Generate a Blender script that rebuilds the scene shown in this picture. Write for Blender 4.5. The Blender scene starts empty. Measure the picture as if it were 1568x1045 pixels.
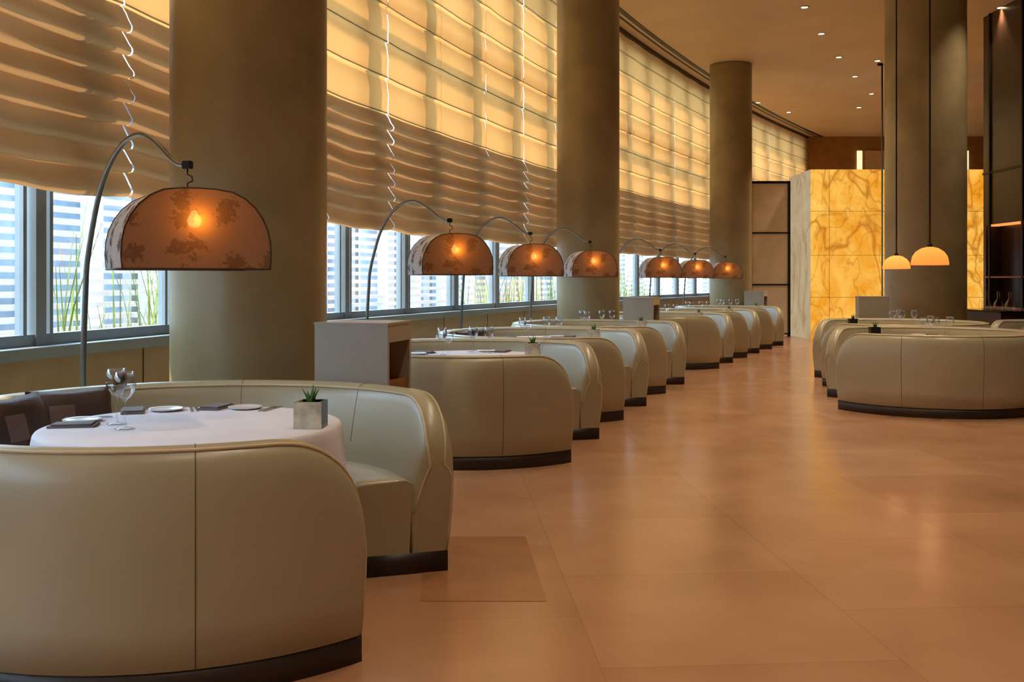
import bpy, bmesh, math, random
from mathutils import Vector, Matrix, noise
random.seed(4)
S=bpy.context.scene
COL=S.collection
pi=math.pi
EYE=1.4
# ---------------------------------------------------------------- materials
def srgb(r,g,b):
    f=lambda c:((c/255)/12.92 if c/255<=0.04045 else (((c/255)+0.055)/1.055)**2.4)
    return (f(r),f(g),f(b),1)
def newmat(name):
    m=bpy.data.materials.new(name); m.use_nodes=True
    nt=m.node_tree; nt.nodes.clear()
    o=nt.nodes.new('ShaderNodeOutputMaterial')
    return m,nt,o
def N(nt,t,**kw):
    n=nt.nodes.new(t)
    for k,v in kw.items():
        if k in n.inputs: n.inputs[k].default_value=v
        else: setattr(n,k,v)
    return n
def pmat(name,col,rough=.5,metal=0,var=.08,scale=4,bump=0,bscale=40,coat=0,spec=.5,col2=None,stretch=None,detail=4):
    m,nt,o=newmat(name)
    p=N(nt,'ShaderNodeBsdfPrincipled')
    p.inputs['Roughness'].default_value=rough; p.inputs['Metallic'].default_value=metal
    p.inputs['Coat Weight'].default_value=coat; p.inputs['Specular IOR Level'].default_value=spec
    if coat: p.inputs['Coat Roughness'].default_value=.25
    tc=N(nt,'ShaderNodeTexCoord'); mp=N(nt,'ShaderNodeMapping')
    if stretch: mp.inputs['Scale'].default_value=stretch
    nt.links.new(tc.outputs['Object'],mp.inputs[0])
    nz=N(nt,'ShaderNodeTexNoise',Scale=scale,Detail=detail); nt.links.new(mp.outputs[0],nz.inputs['Vector'])
    r=N(nt,'ShaderNodeValToRGB')
    c2=col2 if col2 else tuple(min(1,c*(1+2*var)) for c in col[:3])+(1,)
    c1=col if col2 else tuple(c*(1-2*var) for c in col[:3])+(1,)
    r.color_ramp.elements[0].color=c1; r.color_ramp.elements[0].position=.3
    r.color_ramp.elements[1].color=c2; r.color_ramp.elements[1].position=.7
    nt.links.new(nz.outputs[0],r.inputs[0]); nt.links.new(r.outputs[0],p.inputs['Base Color'])
    if bump:
        nb=N(nt,'ShaderNodeTexNoise',Scale=bscale,Detail=3); nt.links.new(mp.outputs[0],nb.inputs['Vector'])
        b=N(nt,'ShaderNodeBump',Strength=bump,Distance=.01); nt.links.new(nb.outputs[0],b.inputs['Height']); nt.links.new(b.outputs[0],p.inputs['Normal'])
    nt.links.new(p.outputs[0],o.inputs[0])
    return m
def emat(name,col,strength):
    m,nt,o=newmat(name); e=N(nt,'ShaderNodeEmission',Color=col,Strength=strength)
    nt.links.new(e.outputs[0],o.inputs[0]); return m
def fabric(name,col,tr=.5,tcol=None,scale=3,col2=None,pattern=False,holes=0,prot=(pi/2,0,0)):
    m,nt,o=newmat(name)
    d=N(nt,'ShaderNodeBsdfDiffuse'); t=N(nt,'ShaderNodeBsdfTranslucent'); mx=N(nt,'ShaderNodeMixShader'); mx.inputs[0].default_value=tr
    tc=N(nt,'ShaderNodeTexCoord')
    r=N(nt,'ShaderNodeValToRGB'); 
    if pattern:
        mp=N(nt,'ShaderNodeMapping'); mp.inputs['Rotation'].default_value=prot; nt.links.new(tc.outputs['Object'],mp.inputs[0])
        w=N(nt,'ShaderNodeTexNoise',Scale=18.0,Detail=2.0); nt.links.new(mp.outputs[0],w.inputs['Vector'])
        va=N(nt,'ShaderNodeMixRGB'); va.inputs[0].default_value=.10
        nt.links.new(mp.outputs[0],va.inputs[1]); nt.links.new(w.outputs['Color'],va.inputs[2])
        z=N(nt,'ShaderNodeTexVoronoi',Scale=8.0,voronoi_dimensions='2D'); nt.links.new(va.outputs[0],z.inputs['Vector']); out=z.outputs['Distance']
        z2=N(nt,'ShaderNodeTexNoise',Scale=50.0,Detail=3.0,Roughness=.7); nt.links.new(mp.outputs[0],z2.inputs['Vector'])
        mm=N(nt,'ShaderNodeMath',operation='ADD'); nt.links.new(out,mm.inputs[0]); nt.links.new(z2.outputs[0],mm.inputs[1]); out=mm.outputs[0]
        r.color_ramp.elements[0].position=.72; r.color_ramp.elements[1].position=.82
    else:
        z=N(nt,'ShaderNodeTexNoise',Scale=scale,Detail=3.0); nt.links.new(tc.outputs['Object'],z.inputs['Vector']); out=z.outputs[0]
        r.color_ramp.elements[0].position=.35; r.color_ramp.elements[1].position=.65
    r.color_ramp.elements[0].color=col2 or tuple(c*.88 for c in col[:3])+(1,)
    r.color_ramp.elements[1].color=col
    nt.links.new(out,r.inputs[0]); nt.links.new(r.outputs[0],d.inputs[0])
    if tcol: t.inputs[0].default_value=tcol
    if tcol and pattern:
        mt=N(nt,'ShaderNodeMixRGB',blend_type='MULTIPLY'); mt.inputs[0].default_value=.8; mt.inputs[1].default_value=tcol; nt.links.new(r.outputs[0],mt.inputs[2]); nt.links.new(mt.outputs[0],t.inputs[0])
    elif not tcol: nt.links.new(r.outputs[0],t.inputs[0])
    nt.links.new(d.outputs[0],mx.inputs[1]); nt.links.new(t.outputs[0],mx.inputs[2])
    last=mx
    if holes:
        tr_=N(nt,'ShaderNodeBsdfTransparent'); m2=N(nt,'ShaderNodeMixShader'); m2.inputs[0].default_value=holes
        nt.links.new(mx.outputs[0],m2.inputs[1]); nt.links.new(tr_.outputs[0],m2.inputs[2]); last=m2
    nt.links.new(last.outputs[0],o.inputs[0])
    return m

M_leather=pmat('leather_sage',srgb(170,165,138),rough=.34,var=.03,scale=2.5,bump=.1,bscale=160,spec=.6,coat=.35)
M_seam=pmat('leather_seam',srgb(100,94,74),rough=.6)
M_piping=pmat('leather_piping',srgb(200,188,156),rough=.4)
M_plinth=pmat('plinth_dark',srgb(46,34,28),rough=.45)
M_cloth=pmat('table_linen',srgb(222,224,236),rough=.8,var=.02,bump=.15,bscale=220)
M_metal=pmat('lamp_steel',srgb(110,116,118),rough=.35,metal=.8)
M_dmetal=pmat('dark_metal',srgb(28,25,22),rough=.4,metal=.6)
M_bronze=pmat('shade_rim_bronze',srgb(70,52,40),rough=.5)
M_column=pmat('column_plaster',srgb(130,117,84),rough=.36,metal=0,scale=1.6,col2=srgb(158,143,106),bump=.1,bscale=6,detail=7)
M_ceil=pmat('ceiling_paint',srgb(208,184,148),rough=.6,var=.03,scale=1)
M_sill=pmat('sill_panel',srgb(160,148,118),rough=.55,var=.04)
M_frame=pmat('window_frame_alu',srgb(130,148,160),rough=.4,metal=.2,var=.03)
M_cab=pmat('cabinet_lacquer',srgb(164,162,148),rough=.35,var=.03)
M_wood=pmat('cabinet_wood',srgb(120,68,32),rough=.4,scale=6,col2=srgb(160,98,50),stretch=(1,1,6))
M_dwall=pmat('dark_wood_wall',srgb(38,25,16),rough=.3,scale=3,col2=srgb(62,40,24),stretch=(6,6,.6))
M_bwall=pmat('brown_wall',srgb(150,108,60),rough=.5)
M_panel=pmat('screen_panel_fabric',srgb(205,182,150),rough=.7,var=.04)
M_shadeF=fabric('shade_brown_floral',srgb(160,132,116),tr=.4,tcol=srgb(255,182,86),pattern=True,col2=srgb(118,92,84),holes=.02)
M_shadeS=fabric('shade_side_floral_daylit',srgb(196,212,222),tr=.3,tcol=srgb(245,200,150),pattern=True,col2=srgb(96,104,112),prot=(0,pi/2,0))  # floral lampshade side; pale blue of the window daylight painted into its colour
M_blind=fabric('blind_fabric',srgb(172,140,100),tr=.42,tcol=srgb(234,170,98),scale=.8,col2=srgb(150,118,80))
M_blindrib=fabric('blind_rib',srgb(150,118,80),tr=.2,scale=2)
M_blindfold=fabric('blind_folded_layers',srgb(176,152,124),tr=.16,tcol=srgb(225,170,112),scale=.8,col2=srgb(156,132,104))
M_pillow=pmat('pillow_brown',srgb(66,50,44),rough=.6,var=.2,scale=6,bump=.3,bscale=60)
M_pillow2=pmat('pillow_patch',srgb(112,95,86),rough=.6)
M_silver=pmat('silver_box',srgb(205,200,180),rough=.35,metal=.5,scale=18,var=.15)
M_blackgl=pmat('black_gloss',srgb(16,15,15),rough=.15)
M_leaf=pmat('succulent_leaf',srgb(60,112,46),rough=.5,var=.15)
M_soil=pmat('soil',srgb(50,36,24),rough=.9)
M_china=pmat('china_white',srgb(225,225,228),rough=.15,var=.01)
M_napkin=pmat('napkin_grey',srgb(120,116,120),rough=.8)
M_cutl=pmat('cutlery',srgb(190,190,195),rough=.2,metal=1)
M_pend=fabric('pendant_glass',srgb(240,180,125),tr=.6,tcol=srgb(255,172,105))
M_bulb=emat('bulb_glow',(1,.6,.2,1),22)
M_dl=emat('downlight_glow',(1,.78,.5,1),20)
M_conc=pmat('outside_paving',srgb(190,190,188),rough=.8)
M_louv=pmat('louver_white',srgb(238,240,244),rough=.6,var=.03)
M_facade=pmat('facade_glass',srgb(60,84,108),rough=.3,scale=1,col2=srgb(150,176,196),stretch=(1,1,.5))
M_reed=pmat('reed_green',srgb(112,140,60),rough=.6,var=.2)
M_amber=emat('amber_strip',(1,.36,.09,1),1.1)
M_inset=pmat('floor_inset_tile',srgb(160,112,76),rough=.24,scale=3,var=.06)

def glassmat(name,rough=0.0):
    m,nt,o=newmat(name)
    g=N(nt,'ShaderNodeBsdfGlossy',Roughness=.03); t=N(nt,'ShaderNodeBsdfTransparent'); mx=N(nt,'ShaderNodeMixShader')
    lw=N(nt,'ShaderNodeLayerWeight',Blend=.35); mu=N(nt,'ShaderNodeMath',operation='MULTIPLY'); mu.inputs[1].default_value=.3
    nt.links.new(lw.outputs['Fresnel'],mu.inputs[0]); nt.links.new(mu.outputs[0],mx.inputs[0])
    nt.links.new(t.outputs[0],mx.inputs[1]); nt.links.new(g.outputs[0],mx.inputs[2]); nt.links.new(mx.outputs[0],o.inputs[0]); return m
M_glass=glassmat('clear_glass')

def floormat():
    m,nt,o=newmat('floor_stone_tile'); p=N(nt,'ShaderNodeBsdfPrincipled')
    tc=N(nt,'ShaderNodeTexCoord'); mp=N(nt,'ShaderNodeMapping'); mp.inputs['Rotation'].default_value=(0,0,math.radians(86)); mp.inputs['Location'].default_value=(.2,.55,0)
    nt.links.new(tc.outputs['Object'],mp.inputs[0])
    b=N(nt,'ShaderNodeTexBrick'); b.inputs['Scale'].default_value=1; b.inputs['Brick Width'].default_value=1.12; b.inputs['Row Height'].default_value=1.12
    b.inputs['Mortar Size'].default_value=.0025; b.inputs['Mortar Smooth'].default_value=.3; b.offset=.5
    b.inputs['Color1'].default_value=srgb(193,149,113); b.inputs['Color2'].default_value=srgb(182,137,102); b.inputs['Mortar'].default_value=srgb(170,126,93)
    nt.links.new(mp.outputs[0],b.inputs['Vector'])
    nz=N(nt,'ShaderNodeTexNoise',Scale=1.3,Detail=6.0); nt.links.new(tc.outputs['Object'],nz.inputs['Vector'])
    r=N(nt,'ShaderNodeValToRGB'); r.color_ramp.elements[0].position=.3; r.color_ramp.elements[0].color=(.8,.75,.70,1); r.color_ramp.elements[1].position=.7; r.color_ramp.elements[1].color=(1,1,1,1)
    nt.links.new(nz.outputs[0],r.inputs[0])
    mx=N(nt,'ShaderNodeMixRGB',blend_type='MULTIPLY'); mx.inputs[0].default_value=1; nt.links.new(b.outputs[0],mx.inputs[1]); nt.links.new(r.outputs[0],mx.inputs[2])
    nt.links.new(mx.outputs[0],p.inputs['Base Color'])
    r2=N(nt,'ShaderNodeMapRange'); r2.inputs['To Min'].default_value=.15; r2.inputs['To Max'].default_value=.28; nt.links.new(nz.outputs[0],r2.inputs[0]); nt.links.new(r2.outputs[0],p.inputs['Roughness'])
    p.inputs['Specular IOR Level'].default_value=.7
    bp=N(nt,'ShaderNodeBump',Strength=.12,Distance=.01); nt.links.new(nz.outputs[0],bp.inputs['Height']); nt.links.new(bp.outputs[0],p.inputs['Normal'])
    nt.links.new(p.outputs[0],o.inputs[0]); return m
M_floor=floormat()
def onyxmat(name,c1,c2,c3,st):
    m,nt,o=newmat(name); tc=N(nt,'ShaderNodeTexCoord')
    w=N(nt,'ShaderNodeTexNoise',Scale=.8,Detail=6.0,Distortion=1.5); nt.links.new(tc.outputs['Object'],w.inputs['Vector'])
    r=N(nt,'ShaderNodeValToRGB'); r.color_ramp.elements[0].position=.38; r.color_ramp.elements[0].color=c1; r.color_ramp.elements[1].position=.66; r.color_ramp.elements[1].color=c2
    nt.links.new(w.outputs[0],r.inputs[0]); cur=r.outputs[0]
    for sc,wd,amt in ((.7,.018,.75),(1.5,.018,.5),(3.5,.025,.25)):
        n2=N(nt,'ShaderNodeTexNoise',Scale=sc,Detail=2.5,Distortion=.8); mp=N(nt,'ShaderNodeMapping'); mp.inputs['Location'].default_value=(sc*7,3,sc*2); mp.inputs['Rotation'].default_value=(0,.7,0); mp.inputs['Scale'].default_value=(1,1,.55)
        nt.links.new(tc.outputs['Object'],mp.inputs[0]); nt.links.new(mp.outputs[0],n2.inputs['Vector'])
        s_=N(nt,'ShaderNodeMath',operation='SUBTRACT'); s_.inputs[1].default_value=.5; nt.links.new(n2.outputs[0],s_.inputs[0])
        a_=N(nt,'ShaderNodeMath',operation='ABSOLUTE'); nt.links.new(s_.outputs[0],a_.inputs[0])
        r2=N(nt,'ShaderNodeValToRGB'); r2.color_ramp.elements[0].position=0; r2.color_ramp.elements[0].color=(amt,amt,amt,1); r2.color_ramp.elements[1].position=wd; r2.color_ramp.elements[1].color=(0,0,0,1)
        nt.links.new(a_.outputs[0],r2.inputs[0])
        mx=N(nt,'ShaderNodeMixRGB'); nt.links.new(r2.outputs[0],mx.inputs[0]); nt.links.new(cur,mx.inputs[1]); mx.inputs[2].default_value=c3; cur=mx.outputs[0]
    e=N(nt,'ShaderNodeEmission',Strength=st); nt.links.new(cur,e.inputs[0])
    g=N(nt,'ShaderNodeBsdfGlossy',Roughness=.15); g.inputs[0].default_value=(.01,.01,.01,1)
    a=N(nt,'ShaderNodeAddShader'); nt.links.new(e.outputs[0],a.inputs[0]); nt.links.new(g.outputs[0],a.inputs[1]); nt.links.new(a.outputs[0],o.inputs[0]); return m
M_onyx=onyxmat('onyx_backlit',(.84,.32,.018,1),(1.0,.58,.11,1),(.45,.13,.008,1),1.05)
M_onyx2=onyxmat('onyx_side_pale',(.72,.52,.30,1),(.8,.64,.4,1),(.55,.34,.16,1),.62)

# ---------------------------------------------------------------- mesh helpers
def mkobj(name,verts,faces,mats,smooth=False,parent=None,midx=None):
    me=bpy.data.meshes.new(name); me.from_pydata([tuple(v) for v in verts],[],faces)
    for m in (mats if isinstance(mats,(list,tuple)) else [mats]): me.materials.append(m)
    if midx:
        for p,i in zip(me.polygons,midx): p.material_index=i
    if smooth:
        for p in me.polygons: p.use_smooth=True
    bm=bmesh.new(); bm.from_mesh(me); bmesh.ops.recalc_face_normals(bm,faces=bm.faces); bm.to_mesh(me); bm.free()
    ob=bpy.data.objects.new(name,me); COL.objects.link(ob)
    if parent: ob.parent=parent
    return ob
def empty(name,loc=(0,0,0),rz=0):
    e=bpy.data.objects.new(name,None); e.empty_display_size=.1; e.location=loc; e.rotation_euler=(0,0,rz); COL.objects.link(e); return e
def linked(name,src,parent,loc=(0,0,0),rz=0):
    o=bpy.data.objects.new(name,src.data); o.parent=parent; o.location=loc; o.rotation_euler=(0,0,rz)
    COL.objects.link(o); return o
def boxvf(x0,x1,y0,y1,z0,z1,V,F):
    b=len(V)
    V+= [(x0,y0,z0),(x1,y0,z0),(x1,y1,z0),(x0,y1,z0),(x0,y0,z1),(x1,y0,z1),(x1,y1,z1),(x0,y1,z1)]
    F+= [tuple(b+i for i in f) for f in [(0,3,2,1),(4,5,6,7),(0,1,5,4),(1,2,6,5),(2,3,7,6),(3,0,4,7)]]
def boxes(name,bl,mat,parent=None,bevel=0):
    V=[];F=[]
    for b in bl: boxvf(*b,V,F)
    o=mkobj(name,V,F,mat,parent=parent)
    if bevel:
        bm=bmesh.new(); bm.from_mesh(o.data); bmesh.ops.bevel(bm,geom=bm.edges[:],offset=bevel,segments=2,affect='EDGES'); bm.to_mesh(o.data); bm.free()
    return o
def lathe(name,prof,mat,seg=48,parent=None,smooth=True,rfun=None):
    V=[];F=[];n=len(prof)
    for i in range(seg):
        a=2*pi*i/seg
        for (r,z) in prof:
            rr=rfun(r,z,a) if rfun else r
            V.append((rr*math.cos(a),rr*math.sin(a),z))
    for i in range(seg):
        j=(i+1)%seg
        for k in range(n-1):
            F.append((i*n+k,j*n+k,j*n+k+1,i*n+k+1))
    o=mkobj(name,V,F,mat,smooth=smooth,parent=parent)
    bm=bmesh.new(); bm.from_mesh(o.data); bmesh.ops.remove_doubles(bm,verts=bm.verts[:],dist=1e-5); bmesh.ops.recalc_face_normals(bm,faces=bm.faces); bm.to_mesh(o.data); bm.free()
    return o
def tube(name,pts,rad,mat,parent=None,seg=8,radii=None,closed=False):
    V=[];F=[];n=len(pts); pts=[Vector(p) for p in pts]
    up=Vector((0,0,1)); prevx=None
    for i,p in enumerate(pts):
        a=pts[max(i-1,0)]; b=pts[min(i+1,n-1)]; t=(b-a).normalized()
        if prevx is None:
            x=t.cross(up); 
            if x.length<.05: x=t.cross(Vector((1,0,0)))
            x.normalize()
        else:
            x=(prevx-t*prevx.dot(t)).normalized()
        prevx=x; y=t.cross(x)
        r=radii[i] if radii else rad
        for k in range(seg):
            c=2*pi*k/seg; V.append(p+(x*math.cos(c)+y*math.sin(c))*r)
    for i in range(n-1):
        for k in range(seg):
            l=(k+1)%seg; F.append((i*seg+k,i*seg+l,(i+1)*seg+l,(i+1)*seg+k))
    F.append(tuple(range(seg))[::-1]); F.append(tuple((n-1)*seg+k for k in range(seg)))
    return mkobj(name,V,F,mat,smooth=True,parent=parent)
def join(objs,name):
    V=[];F=[];mats=[];mi=[];sm=[]
    for o in objs:
        b=len(V); V+=[tuple(o.matrix_basis@v.co) for v in o.data.vertices]
        idx=[]
        for m in o.data.materials:
            if m not in mats: mats.append(m)
            idx.append(mats.index(m))
        for p in o.data.polygons:
            F.append(tuple(b+i for i in p.vertices)); mi.append(idx[p.material_index]); sm.append(p.use_smooth)
    me=bpy.data.meshes.new(name); me.from_pydata(V,[],F)
    for m in mats: me.materials.append(m)
    for p,i,s in zip(me.polygons,mi,sm): p.material_index=i; p.use_smooth=s
    par=objs[0].parent
    for o in objs: bpy.data.objects.remove(o)
    ob=bpy.data.objects.new(name,me); COL.objects.link(ob); ob.parent=par
    return ob

# ---------------------------------------------------------------- path (curved row)
HS=[(-9,7),(0,12),(4.2,15.6),(6.65,18.8),(9.2,21),(13,23),(18,26),(24,28.5),(30,32),(40,36)]
def heading(s):
    for (a,ha),(b,hb) in zip(HS,HS[1:]):
        if s<=b: return math.radians(ha+(hb-ha)*(s-a)/(b-a))
    return math.radians(HS[-1][1])
ds=.05; tab={0:(-1.42,4.44)}
x,y=tab[0]
for i in range(0,int(40/ds)):
    h=heading((i+.5)*ds); x+=math.sin(h)*ds; y+=math.cos(h)*ds; tab[i+1]=(x,y)
x,y=tab[0]
for i in range(0,-int(9/ds),-1):
    h=heading((i-.5)*ds); x-=math.sin(h)*ds; y-=math.cos(h)*ds; tab[i-1]=(x,y)
def P(s,n=0):
    i=math.floor(s/ds); f=s/ds-i
    a=tab[i]; b=tab.get(i+1,a); h=heading(s)
    return (a[0]*(1-f)+b[0]*f-n*math.cos(h), a[1]*(1-f)+b[1]*f+n*math.sin(h))
def sweepbox(name,s0,s1,n0,n1,z0,z1,mat,step=.5,parent=None):
    k=max(1,int((s1-s0)/step)); V=[];F=[]
    for i in range(k+1):
        s=s0+(s1-s0)*i/k; a=P(s,n0); b=P(s,n1)
        V+=[(a[0],a[1],z0),(b[0],b[1],z0),(b[0],b[1],z1),(a[0],a[1],z1)]
    for i in range(k):
        o=4*i
        for j in range(4):
            F.append((o+j,o+(j+1)%4,o+4+(j+1)%4,o+4+j))
    F.append((3,2,1,0)); F.append(tuple(4*k+j for j in range(4)))
    return mkobj(name,V,F,mat,parent=parent)

CH=6.4
NW=1.75
# ---------------------------------------------------------------- room shell
floor=boxes('floor',[(-12,30,-5,42,-.1,0)],M_floor)
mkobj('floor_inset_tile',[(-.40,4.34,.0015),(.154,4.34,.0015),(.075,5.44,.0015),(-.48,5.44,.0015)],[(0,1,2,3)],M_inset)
ss=[-8.9+i*.5 for i in range(int(48/.5)+1)]
V=[];F=[]
for s_ in ss:
    a=P(min(s_,39.9),NW+.25); V+=[(a[0],a[1],CH),(30,a[1],CH),(a[0],a[1],CH+.2),(30,a[1],CH+.2)]
for i in range(len(ss)-1):
    o=4*i; F+=[(o,o+1,o+5,o+4),(o+2,o+6,o+7,o+3),(o,o+4,o+6,o+2),(o+1,o+3,o+7,o+5)]
F+=[(0,2,3,1)]; o=4*(len(ss)-1); F+=[(o,o+1,o+3,o+2)]
ceiling=mkobj('ceiling',V,F,M_ceil)
sweepbox('wall_window_side',-8.9,36,NW,NW+.22,0,.93,M_sill)
sweepbox('trim_window_sill',-8.9,36,NW-.06,NW+.2,.93,1.0,M_frame)
sweepbox('baseboard_window_side',-8.9,36,NW-.015,NW,0,.12,M_plinth)
for k in range(22):
    s=-5+k*1.45
    sweepbox('trim_panel_joint',s-.006,s+.006,NW-.004,NW,.12,.93,M_plinth,step=.01)
boxes('wall_back',[(-6,30,-4.2,-4.0,0,CH)],M_bwall)
boxes('wall_far',[(9.0,30,34.5,34.8,0,CH)],M_bwall)
boxes('wall_side',[(29.8,30,-4.0,34.5,0,CH)],M_bwall)

rw=empty('wall_right')
WX=8.95
boxes('wall_slab',[(WX,WX+.3,-4.0,17.0,0,CH),(WX,WX+.3,17.0,18.9,2.45,CH),(WX,WX+.3,17.0,18.9,0,.9),(WX+.28,WX+.3,17,18.9,.9,2.45),(WX,WX+.3,18.8,18.9,.9,2.45)],M_dwall,rw)
boxes('wall_panel_battens',[(WX-.03,WX,y,y+.05,0,CH) for y in [1,3,5,7,9,11,13,15,16.2,17.4,18.6]]+[(WX-.02,WX,-4,18.9,3.4,3.44)],M_dmetal,rw)
boxes('wall_lit_strip',[(WX+.02,WX+.2,17.05,18.75,2.42,2.45)],M_amber,rw)
boxes('wall_niche_shelf',[(WX-.02,WX+.28,17.0,18.8,1.45,1.48),(WX-.02,WX+.28,17.0,18.8,.88,.92)],M_wood,rw)

# ---------------------------------------------------------------- windows + roman blinds
seams=[1.81+1.45*k for k in range(-6,22)]
def window_group(s0,s1,idx):
    w=empty('window_%d'%idx)
    muls=[s-.5 for s in seams if s0<=s-.5<s1]
    for m in muls:
        sweepbox('mullion',m-.045,m+.045,NW+.06,NW+.16,1.0,CH,M_frame,step=1,parent=w)
        sweepbox('mullion_thin',m+.10,m+.13,NW+.08,NW+.14,1.0,CH,M_frame,step=1,parent=w)
        sweepbox('mullion_thin',m-.13,m-.10,NW+.08,NW+.14,1.0,CH,M_frame,step=1,parent=w)
    for (a,b) in [(1.0,1.07),(2.75,2.85),(4.5,4.6),(6.2,CH)]:
        sweepbox('rail',s0,s1,NW+.07,NW+.15,a,b,M_frame,parent=w)
    sweepbox('glass',s0,s1,NW+.105,NW+.11,1.05,6.25,M_glass,parent=w)
bays=[(-7.2,1.8),(1.8,10.9),(10.9,19.8),(19.8,28.6),(28.6,36)]
for i,(a,b) in enumerate(bays): window_group(a,b,i+1)

def blind(s0,s1,idx):
    NB=NW-.13
    s0+=.007 if idx%3==0 else -.003; s1-=.007 if (idx+1)%3==0 else -.003
    U=14; rows=[]
    z=CH-.05; rows.append((z,0,0))
    zf=3.22
    nseg=8; hgt=(z-zf)/nseg
    for k in range(nseg):
        zt=z-k*hgt
        for t in (.12,.5,.86): rows.append((zt-hgt*t, .012+.02*math.sin(pi*t)+.012*t,0))
        rows.append((zt-hgt*.955,.034,0)); rows.append((zt-hgt+.001,.038,1)); rows.append((zt-hgt,.004,0))
    zb=1.98; nf=8; fh=(zf-zb)/nf
    for k in range(nf):
        zt=zf-k*fh
        for t,d in ((.1,.025),(.35,.05),(.65,.078),(.88,.104),(1.0,.106),(1.14,.094),(1.18,.06)):
            rows.append((zt-fh*t,d,2))
        rows.append((zt-fh*1.0,.012,2))
    V=[];F=[];MI=[]
    for (zz,d,m) in rows:
        for u in range(U+1):
            f=u/U; s=s0+(s1-s0)*f
            low=max(0,min(1,(3.5-zz)/1.2))
            sag=(.014*low+.008)*(-(1-(2*f-1)**2))
            nz=noise.noise(Vector((s*1.6,zz*1.3,idx*3.1)))*(.02+.006*low)*min(1,4*f*(1-f)+.3)
            nz2=noise.noise(Vector((s*5,zz*4,idx)))*.006
            sag+=noise.noise(Vector((s*2,zz*7,5)))*.016*low
            if low>.3: d2=d*(1+.25*noise.noise(Vector((s*3,zz*6,9))))
            else: d2=d
            p=P(s,NB-d2-nz-nz2); V.append((p[0],p[1],zz+sag))
    for r in range(len(rows)-1):
        for u in range(U):
            a=r*(U+1)+u; F.append((a,a+1,a+U+2,a+U+1)); MI.append(rows[r+1][2])
    return mkobj('roman_blind',V,F,[M_blind,M_blindrib,M_blindfold],smooth=True,midx=MI)
for i,(a,b) in enumerate(zip(seams,seams[1:])):
    if b<35: blind(a,b,i)
sweepbox('trim_blind_headrail',-8.9,36,NW-.2,NW-.0,CH-.06,CH,M_dmetal)
sweepbox('trim_ceiling_slot',-8.9,36,NW-.62,NW-.52,CH-.012,CH,M_dmetal)
sweepbox('trim_ceiling_slot',-8.9,36,NW-.44,NW-.40,CH-.012,CH,M_dmetal)

# ---------------------------------------------------------------- exterior
boxes('outside_paving_ground',[(-60,9,-20,60,-.6,-.45)],M_conc)
lv=empty('outside_louver_screen')
for k in range(24):
    z=-.3+k*.15
    sweepbox('slat',-8.8,39,6.0,6.09,z,z+.07,M_louv,step=2,parent=lv)
for k in range(32):
    s=-8+k*1.4
    sweepbox('post',s,s+.12,6.1,6.25,-.45,3.3,M_frame,step=2,parent=lv)
fw=empty('outside_building')
sweepbox('facade',-8.8,39,14,14.5,-.45,6,M_facade,step=2,parent=fw)
for k in range(30):
    s=-8+k*1.55
    sweepbox('facade_pier',s,s+.35,13.7,14,-.45,6,M_louv,step=2,parent=fw)
for c in range(22):
    s=random.uniform(-2,24); n=random.uniform(2.6,4.5); V=[];F=[]
    for b in range(34):
        s2=s+random.gauss(0,.28); n2=n+random.gauss(0,.2)
        x0,y0=P(max(-8,s2),n2); H=random.uniform(1.2,3.0); a=random.uniform(0,2*pi); w=.018; lean=random.uniform(.1,.6)
        base=len(V)
        for t in (0,.35,.7,1):
            px=x0+math.cos(a)*lean*t*t; py=y0+math.sin(a)*lean*t*t; pz=-.45+H*(t-.15*t*t); ww=w*(1-t)+.002
            V+=[(px-math.sin(a)*ww,py+math.cos(a)*ww,pz),(px+math.sin(a)*ww,py-math.cos(a)*ww,pz)]
        for t in range(3): F.append((base+2*t,base+2*t+1,base+2*t+3,base+2*t+2))
    mkobj('reed_plant',V,F,M_reed)

# ---------------------------------------------------------------- columns
def column(x,y,r):
    c=lathe('round_column',[(0,0),(r+.0,0),(r,.02),(r,CH-.05),(r,CH),(0,CH)],M_column,seg=72)
    c.location=(x,y,0)
    return c
column(*P(1.8,.67),.485); column(*P(10.8,.66),.47); column(*P(19.75,.42),.48)
column(6.6,15.9,.61)

# ---------------------------------------------------------------- banquette
R=1.2; A0=math.radians(30)
def hfun(e):
    c=.34
    if e>=c: return .845
    return .52+.325*math.sqrt(max(0,1-(1-e/c)**2))
def arcangles():
    tot=2*pi-2*A0
    es=[0,.004,.012,.025,.045,.07,.1,.14,.18,.23,.28,.34]
    a=[e/R for e in es]
    mid=[.34/R+(tot-2*.34/R)*i/60 for i in range(1,60)]
    return a+mid+[tot-q for q in reversed(a)]
def sweep_arc(name,proffun,mat,parent):
    V=[];F=[]; angs=arcangles(); tot=2*pi-2*A0; n=None
    for a in angs:
        e=min(a,tot-a)*R; pr=proffun(e); n=len(pr); th=A0+a
        for (r,z) in pr: V.append((r*math.cos(th),r*math.sin(th),z))
    for i in range(len(angs)-1):
        for k in range(n):
            l=(k+1)%n; F.append((i*n+k,i*n+l,(i+1)*n+l,(i+1)*n+k))
    F.append(tuple(range(n))[::-1]); F.append(tuple((len(angs)-1)*n+k for k in range(n)))
    o=mkobj(name,V,F,mat,smooth=True,parent=parent)
    for p in o.data.polygons:
        if len(p.vertices)>4: p.use_smooth=False
    return o
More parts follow.
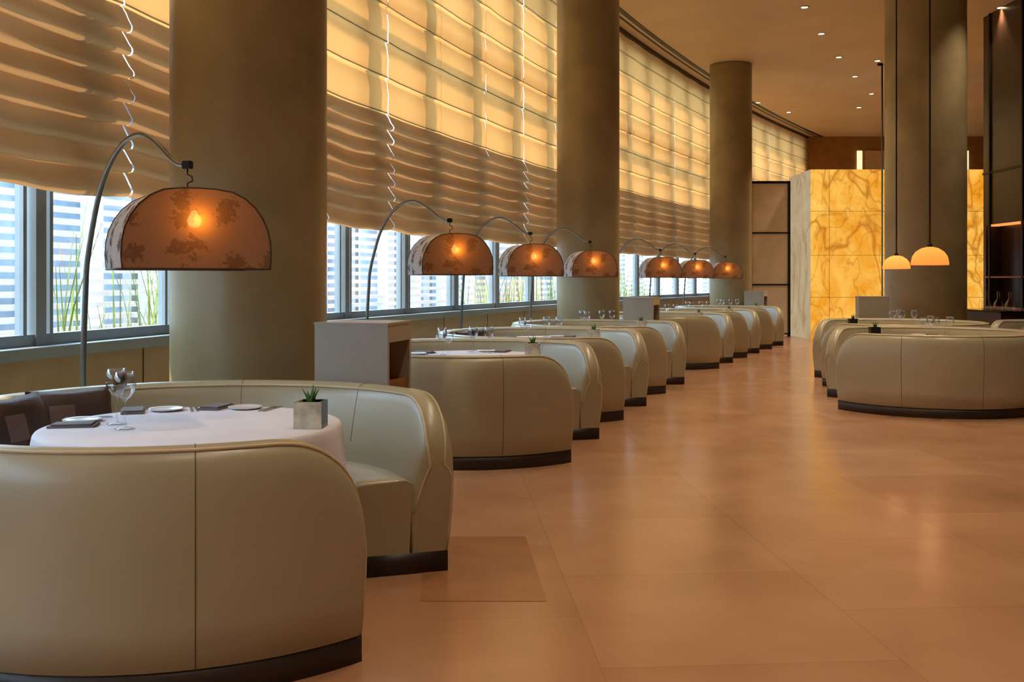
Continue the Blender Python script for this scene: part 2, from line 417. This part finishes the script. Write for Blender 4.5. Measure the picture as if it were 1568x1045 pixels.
def backprof(e):
    h=hfun(e); sh=min(1,e/.03); ins=.012*(1-math.sqrt(max(0,1-(1-sh)**2)))
    f=lambda t:.1+(h-.1)*t
    pts=[(.985,.1),(1.172,.1),(1.184,f(.2)),(1.196,f(.45)),(1.202,f(.68)),(1.198,f(.84)),(1.185,f(.93)),(1.162,f(.98)),(1.13,f(1.0)),(1.095,f(.995)),(1.07,f(.965)),(1.055,f(.9)),(1.035,f(.78)),(1.01,f(.6)),(.985,f(.45))]
    cr=1.1
    return [(r+(ins if r<cr else -ins),z) for r,z in pts]
def seatprof(e):
    sh=min(1,e/.05); ins=.02*(1-math.sqrt(max(0,1-(1-sh)**2)))
    return [(.72,.1),(.98,.1),(.992,.43),(.96,.452-ins*.3),(.85,.458-ins),(.75,.452-ins),(.705,.435-ins),(.685,.40),(.682,.37),(.695,.34)]
def plinthprof(e): return [(.73,0),(1.168,0),(1.168,.1),(.73,.1)]
proto={}
def build_banquette(parent):
    b=sweep_arc('backrest',backprof,M_leather,parent)
    s=sweep_arc('seat',seatprof,M_leather,parent)
    p=sweep_arc('plinth',plinthprof,M_plinth,parent)
    tot=2*pi-2*A0; t=[]
    for idx,off in ((7,.003),(10,.003)):
        pts=[]
        for a in arcangles():
            e=min(a,tot-a)*R; r,z=backprof(e)[idx]; th=A0+a; pts.append((r*math.cos(th),r*math.sin(th),z+off))
        for end in (0,1):
            th=A0 if end==0 else 2*pi-A0; ext=[]
            prof=backprof(0)
            ids=[6,5,4,3,2,1] if idx==7 else [11,12,13,14]
            for j in ids:
                r,z=prof[j]; ext.append((r*math.cos(th),r*math.sin(th),z))
            if end==0: pts=ext[::-1]+pts
            else: pts=pts+ext
        t.append(tube('piping',pts,.006,M_piping,parent,seg=6))
    for deg in (68,106,143,196,248,300):
        th=math.radians(deg); pr=backprof(1)
        t.append(tube('seam',[((r+.0005)*math.cos(th),(r+.0005)*math.sin(th),z+.0005) for r,z in pr[1:14]],.0022,M_seam,parent,seg=5))
    pp=join(t,'piping_and_seams')
    return [b,s,p,pp]
def banquette(x,y,rz):
    e=empty('curved_banquette',(x,y,0),rz)
    if 'b' not in proto: proto['b']=build_banquette(e)
    else:
        for o in proto['b']: linked(o.name.split('.')[0],o,e)
    return e
def build_table(parent):
    def rf(r,z,a):
        if r<.6: return r
        k=(.755-z)/.45
        return (r+max(0,k)*(.05+.034*math.sin(a*9+1)+.02*math.sin(a*17)))*.965
    prof=[(0,.76),(.3,.76),(.6,.76),(.655,.7595),(.668,.755),(.674,.745),(.676,.72),(.677,.68),(.678,.63),(.679,.57)]
    c=lathe('tablecloth',prof,M_cloth,seg=144,parent=parent,rfun=rf)
    t=lathe('tabletop',[(0,.72),(.62,.72),(.62,.752),(0,.752)],M_wood,seg=64,parent=parent)
    p=lathe('pedestal',[(0,0),(.3,0),(.3,.02),(.06,.05),(.05,.1),(.05,.72),(0,.72)],M_dmetal,seg=32,parent=parent)
    return [c,t,p]
def table(x,y,rz):
    e=empty('round_dining_table',(x,y,0),rz)
    if 't' not in proto: proto['t']=build_table(e)
    else:
        for o in proto['t']: linked(o.name.split('.')[0],o,e)
    return e
TT=.7605
def wgm():
    m,nt,o=newmat('wine_glass_crystal')
    g=N(nt,'ShaderNodeBsdfGlossy',Roughness=.02); t=N(nt,'ShaderNodeBsdfTransparent'); t.inputs[0].default_value=(.96,.98,1,1); mx=N(nt,'ShaderNodeMixShader')
    lw=N(nt,'ShaderNodeLayerWeight',Blend=.2); nt.links.new(lw.outputs['Facing'],mx.inputs[0])
    nt.links.new(t.outputs[0],mx.inputs[1]); nt.links.new(g.outputs[0],mx.inputs[2]); nt.links.new(mx.outputs[0],o.inputs[0]); return m
M_wg=wgm()
def wine_glass(x,y,s=1):
    e=empty('wine_glass',(x,y,TT))
    if 'g' not in proto:
        pr=[(0,.002),(.036,.002),(.037,.004),(.01,.008),(.004,.014),(.0035,.1),(.006,.108),(.022,.122),(.036,.142),(.041,.165),(.038,.19),(.032,.215),(.031,.215),(.037,.19),(.0395,.165),(.0345,.143),(.02,.124),(0,.112)]
        proto['g']=[lathe('bowl_and_stem',pr,M_wg,seg=28,parent=e)]
    else:
        for o in proto['g']: linked('bowl_and_stem',o,e)
    e.scale=(s,s,s)
def planter(x,y,rz):
    e=empty('succulent_planter',(x,y,TT),rz)
    if 'p' not in proto:
        w=.06
        a=boxes('box_front',[(-w,w,-w,-w+.012,0,.115),(-w,-w+.012,-w+.012,w,0,.115)],M_silver,e)
        b=boxes('box_dark_side',[(w-.012,w,-w+.012,w,0,.115),(-w+.012,w-.012,w-.012,w,0,.115),(-w+.012,w-.012,-w+.012,w-.012,0,.01)],M_blackgl,e)
        c=boxes('soil',[(-w+.012,w-.012,-w+.012,w-.012,.01,.095)],M_soil,e)
        rr=random.Random(3); L=[]
        for k in range(7):
            an=rr.uniform(0,2*pi); l=rr.uniform(.03,.09); ln=rr.uniform(.015,.05)
            L.append(tube('leaf',[(0.01*math.cos(an),.01*math.sin(an),.093),(ln*.4*math.cos(an),ln*.4*math.sin(an),.095+l*.5),(ln*math.cos(an),ln*math.sin(an),.095+l)],.006,M_leaf,e,seg=6,radii=[.008,.007,.001]))
        d=join(L,'leaves')
        proto['p']=[a,b,c,d]
    else:
        for o in proto['p']: linked(o.name.split('.')[0],o,e)
def setting(x,y,rz):
    e=empty('place_setting',(x,y,TT),rz)
    if 's' not in proto:
        a=lathe('plate',[(0,.004),(.06,.004),(.075,.010),(.085,.013),(.086,.011),(.07,.004),(.05,0),(0,0)],M_china,seg=40,parent=e)
        b=boxes('napkin',[(-.21,-.1,-.1,.1,0,.009),(-.205,-.105,-.085,.085,.009,.016)],M_napkin,e,bevel=.003)
        L=[boxes('fork',[(.11,.122,-.1,.06,0,.004),(.108,.124,.06,.1,0,.004)],M_cutl,e),boxes('knife',[(.135,.145,-.1,.03,0,.004),(.133,.149,.03,.11,0,.003)],M_cutl,e)]
        c=join(L,'cutlery'); proto['s']=[a,b,c]
    else:
        for o in proto['s']: linked(o.name.split('.')[0],o,e)

def arclamp(x,y,rz,a):
    e=empty('arc_floor_lamp',(x,y,0),rz)
    first='l' not in proto
    if first:
        base=Vector((-1.19,.94,0)); D=Vector((1.19,-.94,0))
        prof=[(0,.02),(0,.6),(.005,1.0),(.03,1.35),(.05,1.51),(.14,1.77),(.22,1.92),(.32,2.03),(.43,2.10),(.53,2.125),(.62,2.12),(.71,2.08),(.80,2.02),(.87,1.965),(.93,1.93),(1.0,1.915)]
        pts=[]
        for i in range(len(prof)-1):
            p0=prof[max(i-1,0)];p1=prof[i];p2=prof[i+1];p3=prof[min(i+2,len(prof)-1)]
            for t in (0,.33,.66):
                q=[.5*((2*p1[k])+(-p0[k]+p2[k])*t+(2*p0[k]-5*p1[k]+4*p2[k]-p3[k])*t*t+(-p0[k]+3*p1[k]-3*p2[k]+p3[k])*t**3) for k in (0,1)]
                pts.append(q)
        pts.append(prof[-1])
        P3=[base+D*q[0]+Vector((0,0,q[1])) for q in pts]
        rad=[.017-.008*(i/len(P3)) for i in range(len(P3))]
        arm=tube('arm',P3,.015,M_metal,e,seg=12,radii=rad)
        bs=lathe('foot',[(0,0),(.15,0),(.15,.02),(.14,.028),(.02,.032),(.02,.06),(0,.06)],M_dmetal,seg=40); bs.parent=e; bs.location=base
        hd=boxes('tip_block',[(-.022,.022,-.015,.015,1.9,1.935)],M_dmetal,e,bevel=.004)
        hk=tube('hanger',[(0,0,1.90),(.0,0,1.875),(.022,0,1.865),(.025,0,1.845),(0,0,1.835),(0,0,1.795)],.0035,M_dmetal,e,seg=6)
        proto['l']=[arm,bs,hd,hk]
        half=[(.31,0),(.313,.06),(.31,.12),(.298,.175),(.275,.225),(.243,.27),(.2,.308),(.145,.335),(.07,.345),(0,.347)]
        out=half+[(-x_,z_) for x_,z_ in half[:-1][::-1]]
        dep=.22; n=len(out); Zs=1.45
        V=[(x_,-dep,z_+Zs) for x_,z_ in out]+[(x_,dep,z_+Zs) for x_,z_ in out]
        F=[(i,i+1,n+i+1,n+i) for i in range(n-1)]
        side=mkobj('shade_vault',V,F,M_shadeS,smooth=True,parent=e)
        fr=mkobj('shade_end_panels',V,[tuple(range(n)),tuple(range(n,2*n))[::-1]],M_shadeF,parent=e)
        rims=[]
        for yy in (-dep,dep):
            rims.append(tube('rim',[(x_,yy,z_+Zs) for x_,z_ in out]+[(.31,yy,Zs)],.004,M_bronze,e,seg=6))
        rims.append(tube('rim',[(.31,-dep,Zs),(.31,dep,Zs)],.004,M_bronze,e,seg=6)); rims.append(tube('rim',[(-.31,-dep,Zs),(-.31,dep,Zs)],.004,M_bronze,e,seg=6))
        rims.append(tube('socket',[(0,0,1.797),(0,0,1.77),(0,-.12,1.72),(0,-.135,1.70)],.008,M_dmetal,e,seg=8))
        rim=join(rims,'shade_frame')
        bulb=lathe('bulb',[(0,1.63),(.015,1.633),(.026,1.645),(.03,1.66),(.026,1.675),(.015,1.69),(.01,1.705),(0,1.705)],M_bulb,seg=20,parent=e)
        for v in bulb.data.vertices: v.co.y-=.135
        proto['ls']=[side,fr,rim,bulb]
        for o in proto['ls']: o.rotation_euler=(0,0,a-rz)
    else:
        for o in proto['l']:
            q=linked(o.name.split('.')[0],o,e); q.location=o.location
        for o in proto['ls']: linked(o.name.split('.')[0],o,e,rz=a-rz)
    l=bpy.data.lights.new('lamp_light','POINT'); l.energy=.72; l.color=(1,.56,.2); l.shadow_soft_size=.012
    lo=bpy.data.objects.new('lamp_light',l); COL.objects.link(lo); lo.parent=e
    an=a-rz; lo.location=(math.sin(an)*.183,-math.cos(an)*.183,1.66)

def station(x,y,rz,mirror=1):
    e=empty('service_station_cabinet',(x,y,0),rz)
    w=.22; d=.2; H=1.15
    bl=[(-w,w,-d,-d+.03,0,H),(-w,w,d-.03,d,0,H),(-w,-w+.03,-d+.03,d-.03,0,H),(-w+.03,w,-d+.03,d-.03,H-.1,H),(-w+.03,w,-d+.03,d-.03,0,.06)]
    boxes('carcass',bl,M_cab,e)
    boxes('drawers',[(-w+.03,w-.01,-d+.032,d-.032,.06,.42),(-w+.03,w-.01,-d+.032,d-.032,.425,.82)],M_wood,e)
    boxes('niche_back',[(-w+.03,-w+.04,-d+.03,d-.03,.82,H-.1)],M_dmetal,e)
    boxes('top_edge',[(-w-.004,w+.004,-d-.004,d+.004,H,H+.012)],M_cab,e)

row=[(0,30,.0,.03),(4.2,22,-.06,.12),(6.68,14,-.04,.12),(9.2,13,0,.14),(13.0,8,0,.1),(15.5,4,0,.1),(18.0,2,0,.1)]
def loc2w(cx,cy,rz,lx,ly):
    c,s=math.cos(rz),math.sin(rz); return cx+c*lx-s*ly, cy+s*lx+c*ly
def dress(cx,cy,rz,main=False):
    W=lambda a,b:loc2w(cx,cy,rz,a,b)
    px,py=W(.55,.02); planter(px,py,rz+.15)
    if main:
        for q in ((-1.665,4.28),(-1.76,4.43)): wine_glass(*q,1.15)
        setting(-1.95,4.52,math.radians(100)); setting(-1.70,4.90,math.radians(20)); setting(-1.33,4.97,math.radians(-10))
    else:
        for q in ((-.05,.25),(.08,.3),(-.1,-.27),(-.25,0)): wine_glass(*W(*q),1.1)
        for a in (90,180,270):
            r=math.radians(a); setting(*W(.48*math.cos(r),.48*math.sin(r)),rz+r+pi/2)
for i,(s,a,dn,ln) in enumerate(row):
    cx,cy=P(s,dn); h=heading(s); rz=-h
    banquette(cx,cy,rz); table(cx,cy,rz); arclamp(*P(s,ln),rz,math.radians(a)); dress(cx,cy,rz,i==0)
for s in (1.47,10.5,19.4):
    cx,cy=P(s,-.24); station(cx,cy,-heading(s))
h=math.radians(12)
RR=[(4.66,11.2),(5.25,13.65),(7.55,13.2)]
for k,(cx,cy) in enumerate(RR):
    rz=pi-h; banquette(cx,cy,rz); table(cx,cy,rz)
    dress(cx,cy,rz)
station(5.50,15.2,-h)
sp=empty('steel_post',(5.80,15.6,0))
lathe('post_rod',[(0,0),(.10,0),(.10,.015),(.012,.03),(.012,4.8),(0,4.8)],M_dmetal,seg=20,parent=sp)
boxes('post_head',[(-.07,.012,-.015,.015,4.77,4.81)],M_dmetal,sp)
def pendant(x,y,w,zb):
    e=empty('pendant_lamp',(x,y,0))
    s=w/.4
    pr=[(.2*s,zb),(.2*s,zb+.03),(.185*s,zb+.09*s+.01),(.15*s,zb+.15*s),(.09*s,zb+.19*s),(.03*s,zb+.205*s),(.0,zb+.205*s)]
    lathe('shade',pr,M_pend,seg=48,parent=e)
    lathe('cap',[(0,zb+.2*s),(.03,zb+.2*s),(.025,zb+.24*s),(0,zb+.25*s)],M_dmetal,seg=20,parent=e)
    tube('cord',[(0,0,zb+.24*s),(0,0,CH)],.01,M_dmetal,e,seg=6)
    lathe('bulb',[(0,zb+.06),(.02,zb+.065),(.03,zb+.09),(.02,zb+.12),(0,zb+.13)],M_bulb,seg=16,parent=e)
    lathe('ceiling_rose',[(0,CH-.03),(.05,CH-.03),(.05,CH),(0,CH)],M_dmetal,seg=20,parent=e)
    l=bpy.data.lights.new('pendant_light','POINT'); l.energy=2.6; l.color=(1,.56,.27); l.shadow_soft_size=.04
    o=bpy.data.objects.new('pendant_light',l); COL.objects.link(o); o.parent=e; o.location=(0,0,zb+.04)
pendant(4.70,11.2,.40,1.575)
pendant(5.27,13.65,.36,1.56)

def pillow(x,y,z,rz,tilt,w=.42):
    e=empty('throw_pillow',(x,y,z),rz); n=14; V=[];F=[]
    for side in (1,-1):
        for i in range(n+1):
            for j in range(n+1):
                u=i/n*2-1; v=j/n*2-1
                th=.075*((1-u**4)*(1-v**4))**.6
                k=1-.06*(1-abs(u))*abs(v)**3; k2=1-.06*(1-abs(v))*abs(u)**3
                V.append((u*w/2*k2,side*th,v*w/2*k))
    m=(n+1)**2
    for b in (0,m):
        for i in range(n):
            for j in range(n):
                a=b+i*(n+1)+j; F.append((a,a+1,a+n+2,a+n+1))
    mi=[]
    for b in (0,1):
        for i in range(n):
            for j in range(n): mi.append(1 if (i<n/2)^(j<n/2) and i in range(3,11) and j in range(3,11) else 0)
    o=mkobj('cushion',V,F,[M_pillow,M_pillow2],smooth=True,parent=e,midx=mi); o.rotation_euler=(tilt,0,0)
    bm=bmesh.new(); bm.from_mesh(o.data); bmesh.ops.remove_doubles(bm,verts=bm.verts[:],dist=1e-4); bm.to_mesh(o.data); bm.free()
A=P(0,.0)
pillow(A[0]-.80,A[1]+.02,.675,math.radians(78),math.radians(-14))
pillow(A[0]-.72,A[1]+.40,.675,math.radians(40),math.radians(-14),.4)
for s in (4.2,6.68):
    c=P(s); hh=-heading(s)
    for k,(lx,ly) in enumerate(((-.78,.22),(-.78,-.25))):
        q=loc2w(c[0],c[1],hh,lx,ly); pillow(q[0],q[1],.665,hh+pi/2,math.radians(-14),.38)

ox=empty('onyx_feature_wall')
boxes('onyx_front',[(7.12,12.2,23.7,23.74,0,4.05)],M_onyx,ox)
boxes('onyx_side',[(7.10,7.14,23.74,25.5,0,4.05)],M_onyx2,ox)
boxes('onyx_top',[(7.14,12.2,23.74,25.5,4.0,4.05)],M_cab,ox)
boxes('onyx_joints',[(7.1,12.2,23.695,23.7,z,z+.008) for z in (1.0,2.0,3.05)]+[(x_,x_+.008,23.695,23.7,0,4.05) for x_ in (7.55,9.0,10.5)],M_bwall,ox)
sc=empty('folding_screen')
bx=(5.98,6.98)
boxes('frame',[(bx[0],bx[0]+.04,24.95,25.05,0,3.9),(bx[1]-.06,bx[1],24.95,25.05,0,3.9),(bx[0],bx[1],24.95,25.05,3.84,3.9)]+[(bx[0],bx[1],24.95,25.05,z,z+.035) for z in (.05,1.28,2.58)],M_dmetal,sc)
boxes('panel',[(bx[0]+.04,bx[1]-.06,24.98,25.02,.08,3.84)],M_panel,sc)
boxes('window_6',[(11.95,12.12,34.44,34.5,1.2,5.9)],emat('far_window_glow',(1,.8,.45,1),1.2))
boxes('window_7',[(15.55,15.8,34.44,34.5,1.2,5.9)],bpy.data.materials['far_window_glow'])
V=[];F=[]
for k in range(13):
    z=5.9-k*.36
    V+=[(12.2,34.45,z),(15.5,34.45,z),(12.2,34.36,z-.34),(15.5,34.36,z-.34)]
    b_=len(V)-4; F.append((b_,b_+1,b_+3,b_+2))
    if k: F.append((b_-2,b_-1,b_+1,b_))
mkobj('roman_blind',V,F,M_panel)
sb=empty('sideboard')
boxes('body',[(8.3,8.88,16.9,18.7,.1,.85)],M_dwall,sb); boxes('top',[(8.27,8.9,16.87,18.73,.85,.88)],M_blackgl,sb); boxes('legs',[(8.32,8.4,16.95,17.05,0,.1),(8.32,8.4,18.5,18.6,0,.1),(8.78,8.86,16.95,17.05,0,.1),(8.78,8.86,18.5,18.6,0,.1)],M_dmetal,sb)
for yy in (17.1,17.5,17.95):
    d=lathe('glass_decanter',[(0,0),(.07,0),(.08,.03),(.075,.12),(.03,.19),(.02,.22),(.02,.28),(.03,.29),(.025,.32),(0,.33)],M_wg,seg=24); d.location=(8.55,yy,.88)

# ---------------------------------------------------------------- lights
def downlight(x,y,power=260,size=70):
    e=empty('ceiling_downlight',(x,y,CH))
    if 'd' not in proto:
        a=lathe('trim_ring',[(.06,-.001),(.06,-.012),(.085,-.012),(.09,-.001)],M_cab,seg=24,parent=e)
        b=lathe('lens',[(0,-.006),(.06,-.006)],M_dl,seg=24,parent=e); proto['d']=[a,b]
    else:
        for o in proto['d']: linked(o.name.split('.')[0],o,e)
    l=bpy.data.lights.new('downlight','SPOT'); l.energy=power; l.color=(1,.80,.59); l.spot_size=math.radians(size); l.spot_blend=.8; l.shadow_soft_size=.08
    o=bpy.data.objects.new('downlight',l); COL.objects.link(o); o.parent=e; o.location=(0,0,-.03)
for s in (-4,-1.5,1,3.5,6,8.5,11,13.2,15.4,17.6,20,22.4,25):
    downlight(*P(s,-1.95),power=380 if s>5 else 265,size=80)
for s in (-3,1,5,9,13,17,21,25):
    downlight(*P(s,-5.2),power=380 if s>4 else 265,size=80)
for q in ((8.3,22.6),(8.2,29.5),(10,28.7),(6.9,27.9),(13,31)): downlight(*q,power=340,size=100)

sun=bpy.data.lights.new('sun','SUN'); sun.energy=13; sun.angle=.03; sun.color=(1,.88,.70)
so=bpy.data.objects.new('sun',sun); COL.objects.link(so)
d=Vector((-.55,-.18,.95)).normalized(); so.rotation_euler=d.to_track_quat('Z','Y').to_euler(); so.location=(-10,5,15)

w=bpy.data.worlds.new('World'); S.world=w; w.use_nodes=True; nt=w.node_tree; nt.nodes.clear()
o=nt.nodes.new('ShaderNodeOutputWorld'); b=nt.nodes.new('ShaderNodeBackground'); b.inputs[0].default_value=(.50,.76,1,1); b.inputs[1].default_value=8
nt.links.new(b.outputs[0],o.inputs[0])

S.view_settings.view_transform='Standard'
S.view_settings.look='None'
S.view_settings.exposure=0

cam=bpy.data.cameras.new('camera'); cam.lens=35; cam.sensor_width=36; cam.shift_y=-.059; cam.clip_end=200
co=bpy.data.objects.new('camera',cam); COL.objects.link(co); co.location=(0,0,EYE); co.rotation_euler=(pi/2,0,0); S.camera=co
